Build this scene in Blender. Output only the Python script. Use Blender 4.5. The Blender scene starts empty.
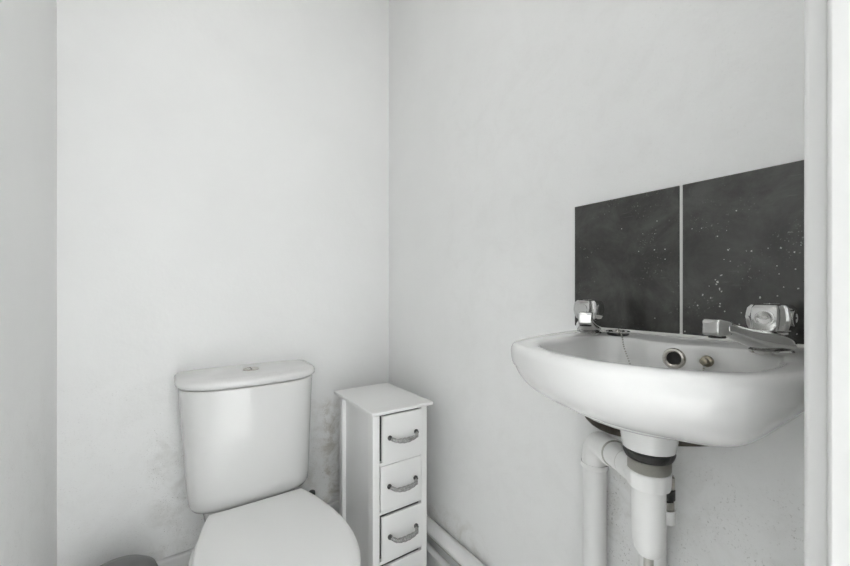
import bpy, bmesh, math, random
from mathutils import Vector, Matrix
random.seed(7)
SC = bpy.context.scene
COL = SC.collection
PI = math.pi

# ------------------------------------------------------------------ camera
cam_d = bpy.data.cameras.new('camera')
cam = bpy.data.objects.new('camera', cam_d); COL.objects.link(cam)
cam.location = (-0.7154, -1.2905, 0.99)
cam.rotation_euler = (PI/2, 0, -math.radians(34.53))
cam_d.sensor_width = 36.0
cam_d.lens = 372.0/850.0*36.0
cam_d.shift_y = 8.0/850.0
cam_d.clip_start = 0.01
SC.camera = cam

# ------------------------------------------------------------------ world, light, exposure
W = bpy.data.worlds.new('world'); SC.world = W; W.use_nodes = True
bg = W.node_tree.nodes['Background']
bg.inputs[0].default_value = (0.97, 0.985, 1.0, 1)
bg.inputs[1].default_value = 4.9
vs = SC.view_settings
vs.view_transform = 'Standard'; vs.look = 'None'; vs.gamma = 1.0; vs.exposure = 0.58
vs.use_curve_mapping = False
CEIL = 2.40
LAMP_POWER = 3.5

# ------------------------------------------------------------------ materials
def new_mat(name):
    m = bpy.data.materials.new(name); m.use_nodes = True
    nt = m.node_tree
    return m, nt, nt.nodes['Principled BSDF']

def plain(name, col, rough=0.5, metal=0.0, coat=0.0, bump=0.0, bscale=60.0, vary=0.0, vscale=6.0):
    m, nt, b = new_mat(name)
    b.inputs['Roughness'].default_value = rough
    b.inputs['Metallic'].default_value = metal
    b.inputs['Coat Weight'].default_value = coat
    b.inputs['Coat Roughness'].default_value = 0.06
    tc = nt.nodes.new('ShaderNodeTexCoord')
    n = nt.nodes.new('ShaderNodeTexNoise'); n.inputs['Scale'].default_value = vscale; n.inputs['Detail'].default_value = 5
    nt.links.new(tc.outputs['Object'], n.inputs['Vector'])
    mix = nt.nodes.new('ShaderNodeMix'); mix.data_type = 'RGBA'
    mix.inputs[6].default_value = (*[c*(1-vary) for c in col], 1)
    mix.inputs[7].default_value = (*[min(1, c*(1+vary*0.6)) for c in col], 1)
    nt.links.new(n.outputs['Fac'], mix.inputs[0])
    nt.links.new(mix.outputs[2], b.inputs['Base Color'])
    if bump:
        n2 = nt.nodes.new('ShaderNodeTexNoise'); n2.inputs['Scale'].default_value = bscale; n2.inputs['Detail'].default_value = 6
        nt.links.new(tc.outputs['Object'], n2.inputs['Vector'])
        bp = nt.nodes.new('ShaderNodeBump'); bp.inputs['Strength'].default_value = bump; bp.inputs['Distance'].default_value = 0.004
        nt.links.new(n2.outputs['Fac'], bp.inputs['Height'])
        nt.links.new(bp.outputs[0], b.inputs['Normal'])
    return m

def math_node(nt, op, a, b=None, clamp=False):
    n = nt.nodes.new('ShaderNodeMath'); n.operation = op; n.use_clamp = clamp
    for i, v in enumerate((a, b)):
        if v is None: continue
        if hasattr(v, 'default_value') or hasattr(v, 'links'): nt.links.new(v, n.inputs[i])
        else: n.inputs[i].default_value = v
    return n.outputs[0]

def ramp(nt, src, p0, p1, c0=0.0, c1=1.0):
    r = nt.nodes.new('ShaderNodeMapRange'); r.interpolation_type = 'SMOOTHSTEP'
    r.inputs[1].default_value = p0; r.inputs[2].default_value = p1
    r.inputs[3].default_value = c0; r.inputs[4].default_value = c1
    nt.links.new(src, r.inputs[0])
    return r.outputs[0]

def box_mask(nt, sep, lim):
    """product of smooth bands; lim = {axis: (lo0, lo1, hi1, hi0)}"""
    out = None
    for ax, (a, b, c, d) in lim.items():
        s = sep.outputs[ax]
        v = math_node(nt, 'MULTIPLY', ramp(nt, s, a, b), ramp(nt, s, c, d, 1, 0))
        out = v if out is None else math_node(nt, 'MULTIPLY', out, v)
    return out

def noise(nt, vec, scale, detail=6, rough=0.6, dist=0.0):
    n = nt.nodes.new('ShaderNodeTexNoise')
    n.inputs['Scale'].default_value = scale; n.inputs['Detail'].default_value = detail
    n.inputs['Roughness'].default_value = rough; n.inputs['Distortion'].default_value = dist
    nt.links.new(vec, n.inputs['Vector'])
    return n.outputs['Fac']

def mixc(nt, fac, a, b):
    m = nt.nodes.new('ShaderNodeMix'); m.data_type = 'RGBA'
    nt.links.new(fac, m.inputs[0])
    if isinstance(a, tuple): m.inputs[6].default_value = (*a, 1)
    else: nt.links.new(a, m.inputs[6])
    if isinstance(b, tuple): m.inputs[7].default_value = (*b, 1)
    else: nt.links.new(b, m.inputs[7])
    return m.outputs[2]

PAINT = (0.915, 0.918, 0.910)
def wall_mat(name, patches):
    """painted plaster; patches = list of (limits, blotch strength, speckle strength, blotch colour)"""
    m, nt, b = new_mat(name)
    tc = nt.nodes.new('ShaderNodeTexCoord'); v = tc.outputs['Object']
    sep = nt.nodes.new('ShaderNodeSeparateXYZ'); nt.links.new(v, sep.inputs[0])
    big = noise(nt, v, 2.2, 4)
    col = mixc(nt, ramp(nt, big, 0.3, 0.7), tuple(c*0.965 for c in PAINT), PAINT)
    for lim, bl, spk, bc in patches:
        mask = box_mask(nt, sep, lim)
        edge = noise(nt, v, 14, 6, 0.7, 0.6)
        blot = math_node(nt, 'MULTIPLY', mask, ramp(nt, edge, 0.42, 0.72), True)
        col = mixc(nt, math_node(nt, 'MULTIPLY', blot, bl), col, bc)
        sp = noise(nt, v, 240, 4, 0.7)
        grp = noise(nt, v, 22, 3, 0.6)
        sm = math_node(nt, 'MULTIPLY', ramp(nt, sp, 0.56, 0.68), ramp(nt, grp, 0.38, 0.60))
        sm = math_node(nt, 'MULTIPLY', sm, mask, True)
        col = mixc(nt, math_node(nt, 'MULTIPLY', sm, spk), col, (0.34, 0.33, 0.30))
    nt.links.new(col, b.inputs['Base Color'])
    b.inputs['Roughness'].default_value = 0.62
    h = math_node(nt, 'ADD', math_node(nt, 'MULTIPLY', noise(nt, v, 9, 4), 1.0), math_node(nt, 'MULTIPLY', noise(nt, v, 160, 4), 0.12))
    bp = nt.nodes.new('ShaderNodeBump'); bp.inputs['Strength'].default_value = 0.25; bp.inputs['Distance'].default_value = 0.006
    nt.links.new(h, bp.inputs['Height']); nt.links.new(bp.outputs[0], b.inputs['Normal'])
    return m

GRIME = (0.42, 0.40, 0.36)
M = {}
M['wall_back'] = wall_mat('wall_back_paint', [
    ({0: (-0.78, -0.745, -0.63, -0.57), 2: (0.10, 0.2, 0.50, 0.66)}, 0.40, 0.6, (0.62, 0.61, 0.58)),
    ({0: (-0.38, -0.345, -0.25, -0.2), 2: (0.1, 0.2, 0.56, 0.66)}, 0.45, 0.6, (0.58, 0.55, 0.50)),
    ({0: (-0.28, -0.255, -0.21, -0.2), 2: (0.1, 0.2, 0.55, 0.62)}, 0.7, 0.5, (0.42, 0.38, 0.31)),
    ({0: (-0.99, -0.96, -0.72, -0.6), 2: (0.2, 0.3, 0.72, 0.80)}, 0.06, 0.28, GRIME),
])
M['wall_right'] = wall_mat('wall_right_paint', [
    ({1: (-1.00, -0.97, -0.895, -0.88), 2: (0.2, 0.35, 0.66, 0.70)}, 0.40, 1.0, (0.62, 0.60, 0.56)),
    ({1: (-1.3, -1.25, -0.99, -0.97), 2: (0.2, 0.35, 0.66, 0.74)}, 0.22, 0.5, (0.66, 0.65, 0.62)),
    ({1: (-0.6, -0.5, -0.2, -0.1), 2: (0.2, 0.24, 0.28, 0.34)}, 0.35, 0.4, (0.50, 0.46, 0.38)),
    ({1: (-1.25, -1.1, -0.4, -0.3), 2: (0.3, 0.4, 1.5, 1.9)}, 0.05, 0.10, GRIME),
])
M['wall'] = wall_mat('wall_paint', [({1: (-0.5, -0.4, -0.03, 0.05), 2: (0.3, 0.4, 0.7, 0.9)}, 0.06, 0.25, GRIME)])
M['ceiling'] = plain('ceiling_paint', (0.84, 0.84, 0.835), 0.8, bump=0.1)
M['floor'] = plain('floor_vinyl', (0.88, 0.875, 0.86), 0.45, vary=0.05, vscale=9)
M['gloss'] = plain('gloss_woodwork', (0.71, 0.71, 0.70), 0.35, bump=0.06, bscale=40, vary=0.03, vscale=8)
M['ceramic'] = plain('white_ceramic', (0.80, 0.80, 0.79), 0.10, coat=0.4)
M['seat'] = plain('seat_plastic', (0.90, 0.90, 0.89), 0.28)
M['cab'] = plain('cabinet_paint', (0.88, 0.88, 0.87), 0.42, bump=0.03, vary=0.02)
M['cab_panel'] = plain('cabinet_side_panel', (0.86, 0.86, 0.855), 0.45, vary=0.04)
M['cab_in'] = plain('cabinet_inside', (0.10, 0.10, 0.10), 0.8)
M['plastic'] = plain('white_pipe_plastic', (0.90, 0.90, 0.885), 0.32, vary=0.03)
M['pipe_paint'] = plain('painted_pipe', (0.87, 0.87, 0.86), 0.4, bump=0.05, bscale=50, vary=0.03)
M['rubber'] = plain('black_rubber', (0.022, 0.021, 0.020), 0.45, vary=0.5, vscale=60, bump=0.6, bscale=90)
M['thread'] = plain('worn_thread', (0.55, 0.54, 0.50), 0.45, metal=0.2, vary=0.35, vscale=40)
M['dark_brown'] = plain('dark_brown_plate', (0.11, 0.095, 0.075), 0.7, vary=0.9, vscale=70, bump=0.6, bscale=120)
M['chrome'] = plain('chrome', (0.58, 0.58, 0.57), 0.06, metal=1.0, vary=0.04, vscale=30)
M['chrome_worn'] = plain('worn_chrome', (0.55, 0.53, 0.49), 0.22, metal=1.0, vary=0.4, vscale=90)
M['pewter'] = plain('antique_handle', (0.50, 0.50, 0.49), 0.25, metal=0.9, vary=0.75, vscale=260, bump=0.8, bscale=260)
M['pewter_dark'] = plain('dark_handle_foot', (0.10, 0.10, 0.10), 0.35, metal=0.8, vary=0.5, vscale=200)
M['stay'] = plain('old_brass', (0.30, 0.27, 0.21), 0.3, metal=0.9, vary=0.5, vscale=150)
M['black'] = plain('dark_hole', (0.012, 0.012, 0.012), 0.6)
M['grey_plastic'] = plain('grey_plastic', (0.20, 0.20, 0.20), 0.42)
M['hinge'] = plain('dark_hinge', (0.05, 0.05, 0.05), 0.3)
M['hall_blocker'] = plain('light_blocker_grey', (0.20, 0.20, 0.20), 0.7)  # dark so the added corridor end wall sends back less light
M['splash'] = plain('dried_splash', (0.50, 0.50, 0.48), 0.6)
M['grout'] = plain('white_grout', (0.74, 0.74, 0.72), 0.7)

def tile_mat():
    m, nt, b = new_mat('dark_tile')
    tc = nt.nodes.new('ShaderNodeTexCoord'); v = tc.outputs['Object']
    sep = nt.nodes.new('ShaderNodeSeparateXYZ'); nt.links.new(v, sep.inputs[0])
    cl = noise(nt, v, 12, 6, 0.7, 0.4)
    col = mixc(nt, ramp(nt, cl, 0.3, 0.75), (0.034, 0.034, 0.032), (0.088, 0.088, 0.084))
    # fine limescale haze streaks
    mp = nt.nodes.new('ShaderNodeMapping'); mp.inputs['Rotation'].default_value = (0.6, 0, 0); mp.inputs['Scale'].default_value = (1, 9, 120)
    nt.links.new(v, mp.inputs[0])
    st = noise(nt, mp.outputs[0], 1.6, 3, 0.5)
    stm = math_node(nt, 'MULTIPLY', ramp(nt, st, 0.66, 0.74), ramp(nt, noise(nt, v, 7, 3), 0.5, 0.65))
    col = mixc(nt, math_node(nt, 'MULTIPLY', stm, 0.32), col, (0.35, 0.35, 0.34))
    # splashes of dried soap and paint
    vo = nt.nodes.new('ShaderNodeTexVoronoi'); vo.inputs['Scale'].default_value = 85; vo.inputs['Randomness'].default_value = 1
    nt.links.new(v, vo.inputs['Vector'])
    sx = nt.nodes.new('ShaderNodeSeparateColor'); nt.links.new(vo.outputs['Color'], sx.inputs[0])
    size = math_node(nt, 'MULTIPLY', ramp(nt, sx.outputs[0], 0.80, 1.0), 0.26)
    low = ramp(nt, sep.outputs[2], 1.13, 0.96)
    dots = math_node(nt, 'LESS_THAN', vo.outputs['Distance'], math_node(nt, 'MULTIPLY', size, ramp(nt, noise(nt, v, 9, 3), 0.38, 0.60)))
    dots = math_node(nt, 'MULTIPLY', dots, low)
    col = mixc(nt, math_node(nt, 'MULTIPLY', dots, 0.5), col, (0.62, 0.62, 0.60))
    sp = noise(nt, v, 330, 2, 0.5)
    sm = math_node(nt, 'MULTIPLY', ramp(nt, sp, 0.64, 0.70), ramp(nt, noise(nt, v, 16, 3), 0.50, 0.66))
    col = mixc(nt, math_node(nt, 'MULTIPLY', sm, 0.28), col, (0.5, 0.5, 0.48))
    nt.links.new(col, b.inputs['Base Color'])
    r = ramp(nt, cl, 0.3, 0.8, 0.10, 0.22)
    nt.links.new(r, b.inputs['Roughness'])
    bp = nt.nodes.new('ShaderNodeBump'); bp.inputs['Strength'].default_value = 0.06; bp.inputs['Distance'].default_value = 0.003
    nt.links.new(noise(nt, v, 30, 3), bp.inputs['Height']); nt.links.new(bp.outputs[0], b.inputs['Normal'])
    return m
M['tile'] = tile_mat()

# ------------------------------------------------------------------ mesh helpers
def obj(name, bm, mat, parent=None, smooth=False, bevel=0.0, seg=2, angle=35):
    me = bpy.data.meshes.new(name)
    bmesh.ops.recalc_face_normals(bm, faces=bm.faces[:])
    bm.to_mesh(me); bm.free()
    me.materials.append(M[mat] if isinstance(mat, str) else mat)
    o = bpy.data.objects.new(name, me); COL.objects.link(o)
    if smooth:
        for p in me.polygons: p.use_smooth = True
        es = [e for e in me.edges]
        me.set_sharp_from_angle(angle=math.radians(angle))
    if bevel:
        md = o.modifiers.new('bevel', 'BEVEL'); md.width = bevel; md.segments = seg; md.limit_method = 'ANGLE'
        md.harden_normals = False
        for p in me.polygons: p.use_smooth = True
        me.set_sharp_from_angle(angle=math.radians(30))
    if parent:
        o.parent = parent
    return o

def add_box(bm, lo, hi):
    x0, y0, z0 = lo; x1, y1, z1 = hi
    vs_ = [bm.verts.new(p) for p in ((x0,y0,z0),(x1,y0,z0),(x1,y1,z0),(x0,y1,z0),(x0,y0,z1),(x1,y0,z1),(x1,y1,z1),(x0,y1,z1))]
    for f in ((0,3,2,1),(4,5,6,7),(0,1,5,4),(1,2,6,5),(2,3,7,6),(3,0,4,7)):
        bm.faces.new([vs_[i] for i in f])

def box(lo, hi):
    bm = bmesh.new(); add_box(bm, lo, hi); return bm

def loft(rings, cap0=True, cap1=True, closed=True, bm=None):
    bm = bm or bmesh.new()
    R = [[bm.verts.new(p) for p in r] for r in rings]
    n = len(R[0])
    for a, b in zip(R[:-1], R[1:]):
        for i in range(n if closed else n-1):
            j = (i+1) % n
            bm.faces.new((a[i], a[j], b[j], b[i]))
    if cap0: bm.faces.new(list(reversed(R[0])))
    if cap1: bm.faces.new(R[-1])
    return bm

def frame_of(d):
    d = Vector(d).normalized()
    up = Vector((0,0,1)) if abs(d.z) < 0.95 else Vector((1,0,0))
    a = d.cross(up).normalized(); b = a.cross(d).normalized()
    return a, b

def lathe(prof, origin=(0,0,0), axis=(0,0,1), n=32, bm=None, cap0=True, cap1=True):
    """prof: list of (radius, distance along axis)"""
    a, b = frame_of(axis); d = Vector(axis).normalized(); o = Vector(origin)
    rings = [[o + d*h + (a*math.cos(t) + b*math.sin(t))*r for t in [2*PI*i/n for i in range(n)]] for r, h in prof]
    return loft(rings, cap0, cap1, bm=bm)

def tube(pts, r, n=16, bm=None, cap=True):
    pts = [Vector(p) for p in pts]
    rad = r if isinstance(r, (list, tuple)) else [r]*len(pts)
    rings = []; prev = None
    for i, p in enumerate(pts):
        if i == 0: d = pts[1]-p
        elif i == len(pts)-1: d = p-pts[-2]
        else: d = (pts[i+1]-p).normalized() + (p-pts[i-1]).normalized()
        d.normalize()
        if prev is None: a, b = frame_of(d)
        else:
            a = (prev - d*prev.dot(d)).normalized(); b = a.cross(d)
        prev = a
        rings.append([p + (a*math.cos(t) + b*math.sin(t))*rad[i] for t in [2*PI*k/n for k in range(n)]])
    return loft(rings, cap, cap, bm=bm)

def arc_path(p0, corner, p1, rad, n=8):
    """points p0 -> rounded corner -> p1"""
    p0, c, p1 = Vector(p0), Vector(corner), Vector(p1)
    a = (p0-c).normalized(); b = (p1-c).normalized()
    s = c + a*rad; e = c + b*rad
    out = [p0]
    for i in range(n+1):
        t = i/n
        out.append(s*(1-t)**2 + c*2*t*(1-t) + e*t*t)
    out.append(p1)
    return out

def thing(name, label, cat, loc=(0,0,0), rotz=0.0, group=None):
    o = bpy.data.objects.new(name, None); COL.objects.link(o)
    o.empty_display_size = 0.05
    o.location = loc; o.rotation_euler = (0,0,rotz)
    o['label'] = label; o['category'] = cat
    if group: o['group'] = group
    return o

def tag(o, label, cat, group=None):
    o['label'] = label; o['category'] = cat
    if group: o['group'] = group
    return o

def struct(name, bm, mat, label=None, parent=None, **kw):
    o = obj(name, bm, mat, parent, **kw); o['kind'] = 'structure'
    if label: o['label'] = label
    return o

# ------------------------------------------------------------------ room shell
XL = -0.947; YF = -1.240; TH = 0.11
DX0, DX1, DH = XL+0.03, -0.3565, 2.02     # doorway
HALL = -2.45
struct('floor', box((XL-0.12, YF-TH, -0.05), (0.10, 0.10, 0.0)), 'floor', 'pale vinyl floor of the small toilet room')
struct('ceiling', box((XL-0.12, YF-TH, CEIL), (0.10, 0.10, CEIL+0.05)), 'ceiling', 'white painted ceiling above the room')
wb = struct('wall_back', box((XL-0.10, 0.0, 0.0), (0.10, 0.10, CEIL)), 'wall_back', 'white painted wall behind the toilet with grimy patches')
wr = struct('wall_right', box((0.0, YF-TH, 0.0), (0.10, 0.0, CEIL)), 'wall_right', 'white painted wall carrying the basin and dark tiles')
struct('wall_left', box((XL-0.10, YF-TH, 0.0), (XL, 0.0, CEIL)), 'wall', 'plain white wall left of the toilet')
bm = bmesh.new()
add_box(bm, (DX1, YF-TH, 0), (0.0, YF, CEIL))
add_box(bm, (XL, YF-TH, 0), (DX0, YF, CEIL))
add_box(bm, (DX0, YF-TH, DH), (DX1, YF, CEIL))
struct('wall_front', bm, 'wall', 'white wall with the open doorway')
# door lining and architrave (edge and face seen at the right of the view)
struct('door_1', box((DX1-0.012, YF-TH, 0), (DX1, YF, DH)), 'gloss', 'white gloss door lining beside the basin', bevel=0.0025)
struct('trim_1', box((DX1+0.004, YF, 0), (DX1+0.066, YF+0.0135, DH+0.05)), 'gloss', 'white gloss architrave edge beside the basin', bevel=0.003, seg=3)
struct('baseboard_back', box((XL, -0.018, 0), (0, 0, 0.234)), 'gloss', 'tall white skirting board along the wall behind the toilet', bevel=0.004)

# added unseen corridor outside the doorway to shape the daylight, right end open
struct('wall_hall_added', box((-2.6, HALL-0.1, 0), (1.6, HALL, CEIL)), 'wall', 'added white corridor wall facing the doorway')
struct('wall_hall_blocker', box((-1.75, HALL, 0), (-1.65, YF-TH, CEIL)), 'hall_blocker', 'added grey end wall that holds back corridor light')  # unseen blocker, grey to cut the light reaching basin and door lining
struct('floor_hall_added', box((-2.6, HALL, -0.05), (1.6, YF-TH, 0.0)), 'floor', 'pale vinyl floor of the added corridor outside')
struct('ceiling_hall_added', box((-2.6, HALL, CEIL), (1.6, YF-TH, CEIL+0.05)), 'ceiling', 'white ceiling of the added corridor outside')

# dark splashback tiles, each its own piece of the right wall
TZ0, TZ1 = 0.917, 1.168
tiles = []
for y0, y1 in ((-0.8205, -1.0170), (-1.0215, -1.2215)):
    t = obj('tile', box((-0.007, y1, TZ0), (0.0, y0, TZ1)), 'tile', wr, bevel=0.0012)
    t['label'] = 'glossy black splashback tile with white splashes'; tiles.append(t)
spots = [(-1.1432,1.0507,1.5),(-1.1572,1.0435,1.1),(-1.1634,1.0525,0.8),(-1.1113,1.049,1.2),(-1.0835,1.0531,1.5),(-1.0853,1.0546,0.8),(-1.0701,1.0759,1.2),(-1.0814,1.0834,0.8),(-1.0701,1.0045,1.9),(-1.0741,1.0143,1.2),(-1.0728,0.9918,1),(-1.075,0.9895,1.2),(-1.059,0.998,0.8),(-1.0504,0.9844,1.1),(-1.0609,0.9794,0.8),(-1.1209,0.9809,1.4),(-1.1396,0.983,0.8),(-1.1392,1.0256,1.1),(-1.1414,1.0141,0.8),(-1.1582,1.0201,1.1),(-1.1611,0.9934,1.1),(-1.1462,0.9955,0.8),(-1.1297,1.0514,0.8),(-1.0489,1.0912,1),(-1.0356,1.0923,0.8),(-1.0934,1.1117,1.1),(-1.1052,1.0496,0.8),(-1.0782,1.0388,0.8),(-1.0861,1.0357,0.8),(-1.0673,1.0079,1.2),(-1.0755,1.0149,1),(-1.0434,0.9665,1.7),(-1.0734,0.9701,1.4),(-1.0728,0.9661,1.3),(-1.0638,0.9437,1.8),(-1.0846,0.9402,1.5),(-1.0924,0.9359,1.1),(-1.097,0.9394,1.1),(-1.0253,0.9225,1.6),(-1.0501,0.9831,1.1),(-1.061,0.9789,1),(-1.0793,0.9585,1),(-1.1209,0.9798,1.2),(-1.1397,0.9831,1),(-1.0995,0.9572,0.9),(-1.1595,0.931,1.1),(-0.9787,0.9419,1.1),(-1.0685,1.0006,1.5),(-1.0726,0.9939,1.2),(-1.1605,0.9934,1),(-1.0872,0.9306,1),(-0.978,1.0631,1.2),(-0.9951,1.0623,1.2),(-0.9822,1.1133,1),(-0.92,1.1082,1),(-0.9584,1.0939,0.7),(-0.951,1.0625,1),(-0.9951,1.0451,1),(-0.9787,1.0913,0.7)]
for ti, (a, b) in enumerate(((-0.8205, -1.0170), (-1.0215, -1.2215))):
    bm = bmesh.new()
    for y, z, r in spots:
        if not (b < y < a): continue
        n = 9; k = [random.uniform(0.65, 1.25) for _ in range(n)]
        ring = lambda f, x: [(x, y+math.cos(2*PI*i/n)*r*0.00085*k[i]*f, z+math.sin(2*PI*i/n)*r*0.00085*k[i]*f*1.15) for i in range(n)]
        loft([ring(1.0, -0.0069), ring(0.9, -0.0073), ring(0.4, -0.00745)], bm=bm)
    so = obj('dried_splashes', bm, 'splash', tiles[ti], smooth=True); so['kind'] = 'stuff'; so['label'] = 'dried white splashes on the dark tile'
gr = obj('grout_line', box((-0.0055, -1.0215, TZ0), (0.0, -1.0170, TZ1)), 'grout', wr)
gr['label'] = 'white grout joint between the dark tiles'
sl = obj('sealant', tube([(-0.005, -0.842, 0.9145), (-0.005, -1.228, 0.9145)], 0.004, 8), 'grout', wr, smooth=True)
sl['label'] = 'white sealant bead under the dark tiles'

# ------------------------------------------------------------------ ceiling lamp (added out of view to light the room)
lamp = thing('fill_ceiling_lamp', 'added unseen round white ceiling lamp with a shallow opal diffuser', 'lamp', (-0.52, -0.92, CEIL))
obj('lamp_base', lathe([(0.02, 0), (0.15, 0), (0.15, -0.02), (0.02, -0.02)], n=40), 'gloss', lamp, smooth=True)
em, nt_, b_ = new_mat('opal_diffuser')
b_.inputs['Base Color'].default_value = (0.9, 0.9, 0.88, 1)
b_.inputs['Emission Color'].default_value = (1.0, 0.975, 0.94, 1); b_.inputs['Emission Strength'].default_value = LAMP_POWER
obj('diffuser', lathe([(0.145, -0.02), (0.142, -0.045), (0.12, -0.068), (0.07, -0.082), (0.01, -0.086)], n=40), em, lamp, smooth=True)

# ------------------------------------------------------------------ toilet
TX = -0.516
toi = thing('toilet', 'white close-coupled toilet with closed lid and tapered cistern', 'toilet', (TX, 0, 0))
def cis_ring(w, d, z, yb=-0.004, n=3.0, ye=0.055, m=40):
    """back straight along the wall, short sides, bowed front"""
    r = [(-w, yb, z), (-w, -ye*0.5, z)]
    for i in range(m+1):
        t = PI*i/m
        x = -math.copysign(abs(math.cos(t))**(2/n), math.cos(t))*w
        y = -ye - (d-ye)*(math.sin(t)**(2/n) if math.sin(t) > 1e-9 else 0)
        r.append((x, y, z))
    r += [(w, -ye*0.5, z), (w, yb, z)]
    for k in range(1, 8): r.append((w - 2*w*k/8, yb, z))
    return r
cis = [(0.120,0.140,0.3965,3,0.06),(0.142,0.164,0.399,3.2,0.07),(0.1535,0.177,0.407,3.6,0.08),(0.1585,0.183,0.420,3.8,0.085),(0.1615,0.186,0.45,3.8,0.08),(0.1685,0.189,0.56,3.4,0.07),(0.1750,0.190,0.65,3.2,0.06),(0.1800,0.191,0.722,3,0.055),(0.1803,0.191,0.7268,3,0.055),(0.179,0.1895,0.7285,3,0.055),(0.165,0.175,0.7287,3,0.055),(0.165,0.175,0.7325,3,0.055)]
body = obj('cistern', loft([cis_ring(w, d, z, -0.004, n, ye) for w, d, z, n, ye in cis]), 'ceramic', toi, smooth=True, angle=50)
lidp = [(0.174,0.184,0.7315),(0.184,0.1935,0.7325),(0.1875,0.198,0.736),(0.188,0.1985,0.7435),(0.186,0.1965,0.7490),(0.181,0.191,0.7535),(0.165,0.173,0.7565),(0.10,0.115,0.7585)]
clid = obj('cistern_lid', loft([cis_ring(w, d, z, -0.002) for w, d, z in lidp]), 'ceramic', toi, smooth=True, angle=50)
btn = obj('flush_button', lathe([(0.0225,0.7565),(0.0225,0.7600),(0.0205,0.7618),(0.0190,0.7608),(0.004,0.7616)], (0,-0.093,0), n=28), 'chrome_worn', clid, smooth=True)
obj('button_half', box((-0.0008,-0.111,0.7600),(0.0008,-0.075,0.7622)), 'black', btn)

def seat_ring(sc, z, yb=-0.204):
    half = [(0.117, 0.198), (0.125, 0.218), (0.138, 0.260), (0.150, 0.31), (0.1585, 0.36), (0.1625, 0.41), (0.1615, 0.46), (0.154, 0.51), (0.139, 0.555), (0.116, 0.593), (0.085, 0.619), (0.045, 0.634), (0.0, 0.639)]
    out = []
    # dense catmull-rom
    P = half
    def cr(i, t):
        p0 = P[max(i-1,0)]; p1 = P[i]; p2 = P[i+1]; p3 = P[i+2] if i+2 < len(P) else (-P[i][0], P[i][1])
        return tuple(0.5*((2*p1[k]) + (-p0[k]+p2[k])*t + (2*p0[k]-5*p1[k]+4*p2[k]-p3[k])*t*t + (-p0[k]+3*p1[k]-3*p2[k]+p3[k])*t**3) for k in (0,1))
    h = []
    for i in range(len(P)-1):
        for k in range(4): h.append(cr(i, k/4))
    h.append(P[-1])
    cy = 0.42
    f = lambda x, y: (x*sc, -(cy + (y-cy)*sc), z)
    out = [f(-x, y) for x, y in h] + [f(x, y) for x, y in reversed(h[:-1])]
    for k in range(1, 8):
        out.append(f(0.117 - 0.234*k/8, 0.198))
    return out
lid_o = obj('seat_lid', loft([seat_ring(s, z) for s, z in ((0.965,0.4045),(0.99,0.405),(1.0,0.409),(1.0,0.415),(0.99,0.4195),(0.965,0.422),(0.90,0.4235),(0.6,0.4245),(0.2,0.425))]), 'seat', toi, smooth=True, angle=60)
obj('seat', loft([seat_ring(s, z) for s, z in ((0.93,0.385),(0.985,0.386),(0.995,0.391),(0.995,0.398),(0.985,0.403),(0.93,0.4035))]), 'seat', toi, smooth=True, angle=60)
# pan: rim, bowl, pedestal and the shelf under the cistern
def pan_ring(sx, y0, y1, z, m=48):
    out = []
    for i in range(m):
        t = 2*PI*i/m
        c, s = math.cos(t), math.sin(t)
        out.append((sx*math.copysign(abs(c)**0.8, c), (y0+y1)/2 + (y1-y0)/2*math.copysign(abs(s)**0.8, s), z))
    return out
obj('pan', loft([pan_ring(w, a, b, z) for w, a, b, z in ((0.105,-0.10,-0.46,0.0),(0.108,-0.10,-0.465,0.02),(0.10,-0.10,-0.44,0.06),(0.098,-0.10,-0.43,0.14),(0.115,-0.11,-0.47,0.22),(0.145,-0.13,-0.55,0.30),(0.166,-0.14,-0.615,0.35),(0.171,-0.15,-0.63,0.375),(0.168,-0.15,-0.628,0.383))]), 'ceramic', toi, smooth=True, angle=60)
obj('cistern_shelf', loft([cis_ring(w, d, z, -0.03) for w, d, z in ((0.10,0.20,0.31),(0.118,0.215,0.34),(0.122,0.225,0.375),(0.119,0.222,0.388),(0.11,0.205,0.3955))]), 'ceramic', toi, smooth=True, angle=60)
for sx in (-1, 1):
    obj('hinge', lathe([(0.010,-0.02),(0.011,-0.018),(0.011,0.018),(0.010,0.02)], (sx*0.078,-0.200,0.402), (1,0,0), 16), 'seat', toi, smooth=True)
hc = obj('hinge_cap', lathe([(0.0085,0.383),(0.0095,0.394),(0.0085,0.400),(0.004,0.4025)], (0.148,-0.198,0), n=16), 'hinge', toi, smooth=True)
hc['label'] = 'small dark cap beside the seat lid'

# grey bin beside the toilet (only its top shows)
bn = thing('waste_bin', 'small grey plastic bin with a domed top beside the toilet', 'bin', (-0.819, -0.160, 0))
obj('bin_body', lathe([(0.062,0.001),(0.066,0.008),(0.078,0.27),(0.080,0.285),(0.072,0.287)], n=40), 'grey_plastic', bn, smooth=True)
obj('bin_lid', lathe([(0.080,0.287),(0.083,0.289),(0.083,0.302),(0.078,0.315),(0.062,0.328),(0.035,0.3370),(0.006,0.339)], n=40), 'grey_plastic', bn, smooth=True)

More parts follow.
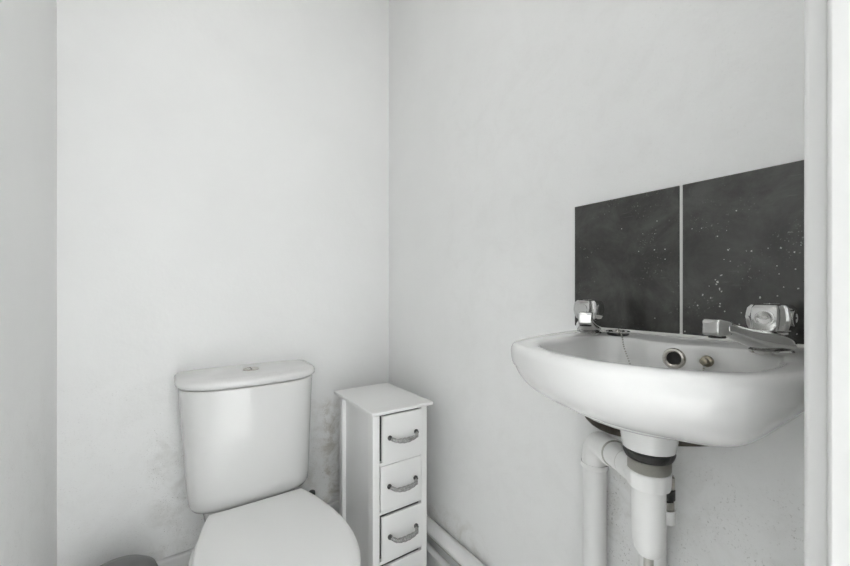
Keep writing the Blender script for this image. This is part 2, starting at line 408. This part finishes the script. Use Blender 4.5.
# ------------------------------------------------------------------ slim drawer cabinet
CW, CD, CH = 0.178, 0.270, 0.660
cab = thing('drawer_cabinet', 'slim white painted cabinet with five drawers and ornate metal handles', 'cabinet', (-0.1725, -0.247, 0), 0.0)
hw, hd = CW/2, CD/2
obj('cabinet_top', box((-hw-0.0055, -hd-0.007, CH-0.010), (hw+0.019, hd+0.006, CH)), 'cab', cab, bevel=0.0025)
for sx in (-1, 1):
    for y0, y1 in ((-hd, -hd+0.030), (hd-0.054, hd-0.030)):
        x0 = sx*hw; x1 = sx*(hw-0.021)
        obj('post', box((min(x0,x1), y0, 0.0), (max(x0,x1), y1, CH-0.012)), 'cab', cab, bevel=0.0015)
    x0 = sx*(hw-0.013); x1 = sx*(hw-0.0168)
    obj('side_panel', box((min(x0,x1), -hd+0.024, 0.03), (max(x0,x1), hd-0.052, CH-0.012)), 'cab_panel', cab)
obj('back_panel', box((-hw+0.022, hd-0.040, 0.03), (hw-0.022, hd-0.034, CH-0.012)), 'cab', cab)
obj('carcass', box((-hw+0.017, -hd+0.014, 0.03), (hw-0.017, hd-0.042, CH-0.0125)), 'cab_in', cab)
# drawers: (z bottom, z top, push-in offset, tilt about z, gap top)
dz = [(0.5180,0.6455,-0.004,-0.012,0.0045),(0.3850,0.5075,-0.001,0,0.0006),(0.2480,0.3690,-0.004,0.004,0.0028),(0.1170,0.2310,-0.003,0.0,0.002),(0.0160,0.1010,-0.002,0,0.001)]
rails = [0.513, 0.3795, 0.2425, 0.109, 0.008]
for i, z in enumerate(rails):
    obj('rail', box((-hw+0.021, -hd, z-0.0045), (hw-0.021, -hd+0.012, z+0.0045)), 'cab', cab)
def handle_mesh():
    bm = bmesh.new()
    pts = []; rad = []
    N = 32
    for i in range(N+1):
        t = i/N; x = -0.043 + 0.086*t
        bow = math.sin(PI*t)
        y = -0.005 - 0.017*min(1, bow*2.6)
        z = -0.0085*bow**0.8
        pts.append((x, y, z)); rad.append(0.0042 + 0.0022*bow**2 + 0.0011*abs(math.sin(6*PI*t)))
    tube(pts, rad, 12, bm)
    return bm
def foot_mesh(sx):
    return lathe([(0.0062,0.0),(0.0068,-0.002),(0.0068,-0.004),(0.0045,-0.006),(0.0042,-0.010)], (sx*0.043,0,0.0), (0,1,0), 16)
for z0, z1, off, tl, lg in dz:
    zc = (z0+z1)/2
    w = hw-0.0225
    bm = box((-w+lg, -0.005, z0), (w, 0.003, z1))
    dr = obj('drawer', bm, 'cab', cab, bevel=0.0012)
    dr.location = (0, -hd+0.004+off, 0); dr.rotation_euler = (0, 0, tl)
    h = obj('handle', handle_mesh(), 'pewter', dr, smooth=True)
    h.location = (0.003, -0.005, zc+0.002)
    h['label'] = 'ornate antique metal drawer handle'
    for sx in (-1, 1):
        ft = obj('handle_foot', foot_mesh(sx), 'pewter_dark', dr, smooth=True); ft.location = h.location

# ------------------------------------------------------------------ heating pipes low on the right wall
def wall_pipe(r, p, z, label):
    t = thing('heating_pipe', label, 'pipe', (0, 0, 0))
    ye = -0.80
    obj('pipe_run', tube([(-p, -0.0185, z), (-p, ye, z)], r, 24), 'pipe_paint', t, smooth=True)
    obj('end_cap', lathe([(r, 0.0), (r*1.06, 0.001), (r*1.06, 0.012), (r*0.9, 0.016)], (-p, ye+0.004, z), (0, -1, 0), 24), 'pipe_paint', t, smooth=True)
    for y in (-0.62,):
        obj('pipe_clip', box((-p-r*0.4, y-0.006, z-r*1.15), (-0.0005, y+0.006, z-r*0.8)), 'plastic', t)
    return t
tk = wall_pipe(0.0205, 0.0225, 0.2300, 'thick white painted pipe running low along the right wall')
obj('paint_seam', tube([(-0.0225-0.0178, -0.0185, 0.2300-0.0112), (-0.0225-0.0178, -0.80, 0.2300-0.0112)], 0.0022, 8), 'thread', tk, smooth=True)
wall_pipe(0.0110, 0.030, 0.166, 'thin white painted pipe just below the thick pipe')

# ------------------------------------------------------------------ wash basin
BY = -1.040; RIM = 0.913
basin = thing('wash_basin', 'white ceramic wall-hung wash basin with two tap holes', 'basin', (0, BY, 0))
# outline in (p = distance from wall, w = half width)
half = [(0.0,0.190),(0.03,0.194),(0.06,0.1935),(0.10,0.190),(0.14,0.184),(0.18,0.177),(0.22,0.168),(0.25,0.160),(0.272,0.152),(0.291,0.138),(0.307,0.115),(0.323,0.077),(0.335,0.038),(0.339,0.0)]
outline = [Vector((p, w)) for p, w in half] + [Vector((p, -w)) for p, w in reversed(half[:-1])]
openh = [(0.108,0.0),(0.1075,0.030),(0.096,0.048),(0.088,0.065),(0.090,0.095),(0.110,0.116),(0.16,0.128),(0.21,0.128),(0.25,0.122),(0.283,0.092),(0.304,0.048),(0.311,0.0)]
opening = [Vector((p, w*0.93)) for p, w in openh] + [Vector((p, -w*1.06)) for p, w in reversed(openh[1:-1])]
C0 = Vector((0.185, 0.0))
def ray_poly(poly, ang, closed=True):
    d = Vector((math.cos(ang), math.sin(ang))); best = None
    n = len(poly)
    for i in range(n):
        a = poly[i]-C0; b = poly[(i+1) % n]-C0
        e = b-a; den = d.x*e.y - d.y*e.x
        if abs(den) < 1e-12: continue
        t = (a.x*e.y - a.y*e.x)/den; s = (a.x*d.y - a.y*d.x)/den
        if t > 0 and -1e-9 <= s <= 1+1e-9 and (best is None or t < best): best = t
    return best
NA = 160
angs = [2*PI*i/NA for i in range(NA)]
def smooth_r(r, k):
    for _ in range(k): r = [(r[i-1] + 2*r[i] + r[(i+1) % NA])/4 for i in range(NA)]
    return r
Ro = [ray_poly(outline, a) for a in angs]
Rs = smooth_r(Ro[:], 2)
# keep the flat back true
Ro = [Ro[i] if math.cos(angs[i])*Ro[i] + C0.x < 0.02 else Rs[i] for i in range(NA)]
Ri = smooth_r([ray_poly(opening, a) for a in angs], 6)
def pt(r, i): return (C0.x + math.cos(angs[i])*r, math.sin(angs[i])*r)
OUT = [pt(Ro[i], i) for i in range(NA)]
OPN = [pt(Ri[i], i) for i in range(NA)]
def P3(p, w, z): return (-p-0.0015, w, z)
rings = []
DEP = 0.126; NE = 2.2
def side_step(p, w, q, stp):
    # the flanks are set back a little under the rim apron
    f1 = max(0.0, min(1.0, (0.322-p)/0.06)); f1 = f1*f1*(3-2*f1) if w > 0 else 0.0
    f2 = max(0.0, min(1.0, (0.300-p)/0.22)); s2 = max(0.0, min(1.0, (q-0.12)/0.55)); s2 = s2*(2-s2)
    return 1 - 0.045*f1*stp - 0.25*f2*s2
ks = [0.0, 0.2, 0.36, 0.5, 0.6, 0.68, 0.75, 0.81, 0.86, 0.895, 0.925, 0.948, 0.962, 0.970, 0.975, 0.979, 0.983, 0.986, 0.989, 0.992, 0.995, 0.998, 1.0]
KS = 0.9915
for k, stp in [(k, 1) for k in ks[1:] if k < KS-0.001] + [(KS-0.0006, 1), (KS, 0)] + [(k, 0) for k in ks if k > KS+0.001]:
    q = (1-k**NE)**(1/NE)
    z = RIM-0.012 - (DEP-0.012)*q
    rings.append([P3(p*k, w*k*side_step(p, w, q, stp), z) for p, w in OUT])
for ins, z in ((0.0003, RIM-0.008), (0.002, RIM-0.0035), (0.005, RIM-0.001), (0.010, RIM)):
    rr = []
    for i in range(NA):
        p, w = OUT[i]
        v = Vector((p, w))-C0; L = v.length
        f = (L-ins)/L
        pp = C0 + v*f
        if p < 0.02: pp.x = p
        rr.append(P3(pp.x, pp.y, z))
    rings.append(rr)
def open_ring(off, z, m=1.0):
    rr = []
    D0 = Vector((0.172, 0.0))
    for i in range(NA):
        r = Ri[i]+off
        r = min(r, Ro[i]-0.0135)
        p, w = pt(r, i)
        v = Vector((p, w))
        v = D0 + (v-D0)*m
        rr.append(P3(v.x, v.y, z))
    return rr
rings.append(open_ring(0.010, RIM-0.0003))
rings.append(open_ring(0.005, RIM-0.0012))
rings.append(open_ring(0.0018, RIM-0.0035))
rings.append(open_ring(0.0, RIM-0.008))
BD = 0.100
for m in (0.985, 0.965, 0.94, 0.90, 0.85, 0.78, 0.70, 0.60, 0.5, 0.4, 0.3, 0.2):
    q = (1-m**2.4)**(1/2.4)
    rings.append(open_ring(0.0, RIM-0.008-BD*q, m))
bowl = obj('bowl', loft(rings), 'ceramic', basin, smooth=True, angle=60)
# waste boss under the bowl
BP = 0.165
obj('waste_boss', lathe([(0.0365,0.815),(0.0352,0.79),(0.0338,0.781),(0.0325,0.773),(0.026,0.772)], (-BP,0,0), n=40), 'ceramic', basin, smooth=True)
obj('drain', lathe([(0.028,0.8055),(0.031,0.8075),(0.029,0.8085),(0.018,0.806),(0.016,0.800)], (-0.172,0,0), n=32), 'chrome', basin, smooth=True)
# overflow in the back of the bowl
ov_ax = Vector((-1, 0, 0.10))
OVP = (-0.1105, -0.0100, 0.8920)
ov = obj('overflow_ring', lathe([(0.0092,-0.004),(0.0092,0.0022),(0.0112,0.0040),(0.0138,0.0034),(0.0152,0.0012),(0.0152,-0.004)], OVP, ov_ax, 32, cap0=False, cap1=False), 'chrome_worn', basin, smooth=True)
obj('overflow_hole', lathe([(0.0094,-0.003),(0.0094,0.0010)], OVP, ov_ax, 24), 'black', ov, smooth=True)
# dark brown plate on the wall whose lower edge shows under the bowl
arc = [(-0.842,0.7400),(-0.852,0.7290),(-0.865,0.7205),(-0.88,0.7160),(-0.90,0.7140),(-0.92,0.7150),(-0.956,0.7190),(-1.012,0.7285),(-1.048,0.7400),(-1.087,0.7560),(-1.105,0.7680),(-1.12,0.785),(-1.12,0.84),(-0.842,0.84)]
bk = obj('dark_plate', loft([[(-0.0005, y-BY, z) for y, z in arc], [(-0.014, y-BY, z) for y, z in arc]]), 'dark_brown', basin)
bk['label'] = 'dark brown plate on the wall under the basin'

# ------------------------------------------------------------------ bottle trap
trap = thing('bottle_trap', 'white plastic bottle trap with black washer under the basin', 'trap', (-BP, BY, 0))
obj('washer', lathe([(0.022,0.7713),(0.0318,0.7711),(0.0324,0.769),(0.0312,0.7645),(0.0290,0.7600),(0.0255,0.7580)], n=40), 'rubber', trap, smooth=True)
tp = [(0.018,0.7585)]
for i in range(12):
    z = 0.7575-0.0016*i
    tp += [(0.0262, z), (0.0250, z-0.0008)]
tp += [(0.018, 0.7375)]
obj('threaded_collar', lathe(tp, n=40), 'thread', trap, smooth=True, angle=20)
bm = bmesh.new()
rings_ = []
for r, z in ((0.0235,0.7425),(0.0263,0.7420),(0.0275,0.7395),(0.0268,0.7225),(0.0252,0.7190),(0.0200,0.7185)):
    rings_.append([(r*(1+0.012*(1 if (i % 6) in (0,1,2) else -1))*math.cos(2*PI*i/72), r*(1+0.012*(1 if (i % 6) in (0,1,2) else -1))*math.sin(2*PI*i/72), z) for i in range(72)])
loft(rings_, bm=bm)
obj('lock_nut', bm, 'plastic', trap, smooth=True, angle=25)
obj('trap_bottle', lathe([(0.0195,0.7190),(0.0210,0.7175),(0.0211,0.709),(0.0207,0.655),(0.0200,0.642),(0.0175,0.631),(0.0135,0.6245),(0.0075,0.6220)], n=40), 'plastic', trap, smooth=True)
nz = obj('drain_nozzle', lathe([(0.0062,0.6235),(0.0062,0.595),(0.0055,0.590)], n=20), 'thread', trap, smooth=True)
# outlet: from the trap neck across to the waste pipe elbow on the wall
S = Vector((0, 0, 0.730)); Epos = Vector((-0.034+BP, -0.882-BY, 0.701))
dirv = (Epos-S).normalized(); L = (Epos-S).length
obj('outlet_pipe', tube([S+dirv*0.012, S+dirv*(L-0.097)], 0.0205, 28), 'plastic', trap, smooth=True)
obj('outlet_nut', lathe([(0.0165,0.028),(0.0210,0.030),(0.0214,0.033),(0.0214,0.060),(0.0210,0.0615),(0.0200,0.0618)], S, dirv, 32), 'plastic', trap, smooth=True)
obj('outlet_seal', lathe([(0.0200,0.0612),(0.02105,0.0614),(0.02105,0.0624),(0.0200,0.0626)], S, dirv, 32), 'thread', trap, smooth=True)

# waste pipe: elbow and vertical run on the wall
wp = thing('waste_pipe', 'white vertical waste pipe with elbow on the wall under the basin', 'pipe', (0,0,0))
EP = Vector((-0.034, -0.882, 0.701))
d2 = -dirv
p_in = EP + d2*0.080
obj('elbow', tube(arc_path(p_in, EP, EP+Vector((0,0,-0.045)), 0.040, 14), 0.0225, 28), 'plastic', wp, smooth=True)
obj('elbow_collar', lathe([(0.0220,-0.004),(0.0238,-0.003),(0.0240,0.0),(0.0240,0.012),(0.0232,0.0140),(0.0206,0.0142)], p_in, d2, 32), 'plastic', wp, smooth=True)
obj('collar_seal', lathe([(0.0206,0.0138),(0.0222,0.0140),(0.0222,0.0150),(0.0206,0.0154)], p_in, d2, 32), 'thread', wp, smooth=True)
obj('pipe_socket', lathe([(0.0235,0.658),(0.0246,0.6585),(0.0248,0.650),(0.0222,0.648)], (EP.x, EP.y, 0), n=32), 'plastic', wp, smooth=True)
obj('pipe_run', tube([(EP.x, EP.y, 0.66), (EP.x, EP.y, 0.001)], 0.0215, 28), 'pipe_paint', wp, smooth=True)

# supply pipe behind the trap with a worn metal connector
sp = thing('supply_pipe', 'white water supply pipe with worn metal connector behind the trap', 'pipe', (0,0,0))
SX, SY = -0.032, -0.986
obj('pipe_run', tube([(SX, SY, 0.001), (SX, SY, 0.610)], 0.0205, 24), 'pipe_paint', sp, smooth=True)
obj('pipe_cap', lathe([(0.0205,0.606),(0.0245,0.607),(0.0245,0.628),(0.012,0.632)], (SX,SY,0), n=24), 'plastic', sp, smooth=True)
CX_, CY_ = SX-0.004, SY-0.0235
bm = lathe([(0.006,0.628),(0.0115,0.630),(0.0115,0.644),(0.0085,0.646),(0.0085,0.664),(0.0125,0.665),(0.0125,0.684),(0.008,0.688),(0.008,0.712)], (CX_, CY_, 0), n=6)
cn = obj('connector', bm, 'chrome_worn', sp, smooth=False)
obj('connector_seal', lathe([(0.008,0.646),(0.0122,0.647),(0.0122,0.663),(0.008,0.664)], (CX_, CY_, 0), n=16), 'rubber', cn, smooth=True)
obj('connector_nut', lathe([(0.009,0.630),(0.0130,0.6305),(0.0130,0.6085),(0.009,0.608)], (CX_, CY_, 0), n=16), 'plastic', cn, smooth=True)

# ------------------------------------------------------------------ taps
def make_tap(label, loc, rotz, hrot):
    t = thing('basin_tap', label, 'tap', loc, rotz, None)
    # local: spout towards -x
    # flange + body: stations along the spout, flattened oval sections
    obj('tap_base', lathe([(0.0205,0.0),(0.0215,0.0015),(0.0215,0.004),(0.0195,0.006)], n=32), 'chrome', t, smooth=True)
    st = [(0.024,0.0115,0.0105,0.008),(0.019,0.0120,0.0160,0.0110),(0.008,0.0135,0.0205,0.0130),(-0.006,0.0155,0.0205,0.0135),(-0.022,0.0180,0.0180,0.0125),(-0.040,0.0215,0.0150,0.0108),(-0.056,0.0255,0.0126,0.0094),(-0.070,0.0295,0.0114,0.0088),(-0.082,0.0325,0.0110,0.0086),(-0.090,0.0340,0.0108,0.0085)]
    rings = []
    for x, zc, wy, hz in st:
        x = x*0.96 if x < 0 else x
        r = []
        for i in range(28):
            a = 2*PI*i/28
            c, s = math.cos(a), math.sin(a)
            r.append((x, wy*math.copysign(abs(c)**0.85, c), zc + hz*math.copysign(abs(s)**0.85, s)))
        rings.append(r)
    sp_ = obj('spout', loft(rings), 'chrome', t, smooth=True, angle=50)
    # square nozzle at the tip, turned down
    bm = bmesh.new()
    r1 = []
    def sq(x, z0, z1, w):
        return [(x, -w, z0), (x, w, z0), (x, w, z1), (x, -w, z1)]
    loft([sq(-0.080, 0.0260, 0.0425, 0.0100), sq(-0.0985, 0.0250, 0.0455, 0.0105), sq(-0.1030, 0.0262, 0.0430, 0.0100)], bm=bm)
    nzl = obj('nozzle', bm, 'chrome', sp_, bevel=0.003, seg=3)
    obj('outlet', lathe([(0.0085,0.0),(0.0085,-0.0035)], (-0.0915,0,0.0262), n=16), 'black', nzl, smooth=True)
    # neck + faceted four-sided handle with concave corners and round dished facets
    obj('neck', lathe([(0.0125,0.018),(0.0125,0.024),(0.0165,0.0250),(0.0165,0.0275),(0.012,0.029)], n=28), 'chrome', t, smooth=True)
    rings = []
    def hsec(r, cz, cut, z):
        out = []
        for q in range(4):
            a0 = q*PI/2 + hrot
            R = Matrix.Rotation(a0, 2)
            for s in (-1, 1):
                pass
            f = r*0.60*cut
            # face from (-f..f) at distance r, then a concave notch
            for w_ in (-f, 0.0, f): out.append(R @ Vector((r, w_)))
            n0 = R @ Vector((r, f)); n1 = Matrix.Rotation(a0+PI/2, 2) @ Vector((r, -f))
            mid = (n0+n1)/2
            out.append(n0*0.66 + n1*0.34 - mid*0.13)
            out.append(n0*0.34 + n1*0.66 - mid*0.13)
        return [(v.x, v.y, z) for v in out]
    for r, cut, z in ((0.0130,0.95,0.0275),(0.0180,0.98,0.0285),(0.0205,1.0,0.0350),(0.0222,1.0,0.0450),(0.0205,1.02,0.0565),(0.0170,1.05,0.0605),(0.0100,1.1,0.0620)):
        rings.append(hsec(r, 0, cut, z))
    hd_ = obj('handle', loft(rings), 'chrome', t, bevel=0.0012)
    for q in range(4):
        a0 = q*PI/2 + hrot
        ax = Vector((math.cos(a0), math.sin(a0), 0))
        obj('facet', lathe([(0.0098,-0.001),(0.0100,0.0008),(0.0085,0.0010),(0.0055,0.0004),(0.002,0.0002)], ax*0.0217 + Vector((0,0,0.0450)), ax, 24), 'chrome', hd_, smooth=True)
    ic = obj('indicator', lathe([(0.0095,0.0615),(0.0090,0.0622),(0.006,0.0626),(0.002,0.0627)], n=24), 'chrome', hd_, smooth=True)
    return t
make_tap('chrome basin tap with faceted handle beside the plug and chain', (-0.098, -0.909, RIM-0.0005), math.radians(29), math.radians(62))
make_tap('chrome basin tap with faceted handle beside the white door trim', (-0.099, -1.1535, RIM-0.0005), math.radians(-18), math.radians(13))

# ------------------------------------------------------------------ plug with ball chain
PC = Vector((-0.073, -0.948, RIM))
pl = thing('basin_plug', 'black basin plug with chrome rim and ball chain on the basin', 'plug', tuple(PC))
obj('plug_body', lathe([(0.0155,0.0004),(0.0175,0.002),(0.0180,0.005),(0.0165,0.0062)], n=32), 'rubber', pl, smooth=True)
obj('plug_rim', lathe([(0.0165,0.0055),(0.0188,0.0055),(0.0192,0.0072),(0.0180,0.0082),(0.0150,0.0076),(0.0145,0.0060)], n=32), 'chrome', pl, smooth=True)
obj('plug_top', lathe([(0.0150,0.0058),(0.0140,0.0066),(0.005,0.0070),(0.0035,0.0100),(0.001,0.0105)], n=24), 'chrome_worn', pl, smooth=True)
# chain: from the plug over the bowl edge, along the bowl, up to the stay
def cpath():
    key = [(-0.073,-0.948,0.9235),(-0.082,-0.955,0.9225),(-0.092,-0.963,0.9195),(-0.1005,-0.9700,0.9130),(-0.106,-0.976,0.897),(-0.113,-0.990,0.870),(-0.122,-1.000,0.842),(-0.142,-1.012,0.822),(-0.150,-1.040,0.819),(-0.143,-1.064,0.826),(-0.129,-1.080,0.850),(-0.121,-1.087,0.872),(-0.1165,-1.0890,0.886),(-0.1165,-1.0890,0.8905)]
    V = [Vector(k) for k in key]; out = []
    for i in range(len(V)-1):
        a = V[max(i-1,0)]; b = V[i]; c = V[i+1]; d = V[min(i+2, len(V)-1)]
        for k in range(24):
            t = k/24
            out.append(0.5*((2*b)+(-a+c)*t+(2*a-5*b+4*c-d)*t*t+(-a+3*b-3*c+d)*t**3))
    return out
path = cpath()
bm = bmesh.new(); acc = 0.0; last = path[0]
for p in path:
    acc += (p-last).length; last = p
    if acc >= 0.0034:
        acc = 0.0
        bmesh.ops.create_icosphere(bm, subdivisions=1, radius=0.0015, matrix=Matrix.Translation(p-PC))
ch = obj('ball_chain', bm, 'chrome_worn', pl, smooth=True, angle=180); ch['kind'] = 'stuff'
# chain stay screwed through the back of the bowl
stx = Vector((-1, 0, 0.1))
cs = obj('chain_stay', lathe([(0.0075,-0.004),(0.0080,0.0),(0.0070,0.0022),(0.0040,0.0030),(0.0035,0.0085),(0.0048,0.0095),(0.0045,0.0125),(0.002,0.0135)], (-0.1075, -1.089-BY, 0.8935), stx, 20), 'stay', basin, smooth=True)
cs['label'] = 'worn metal chain stay in the bowl'
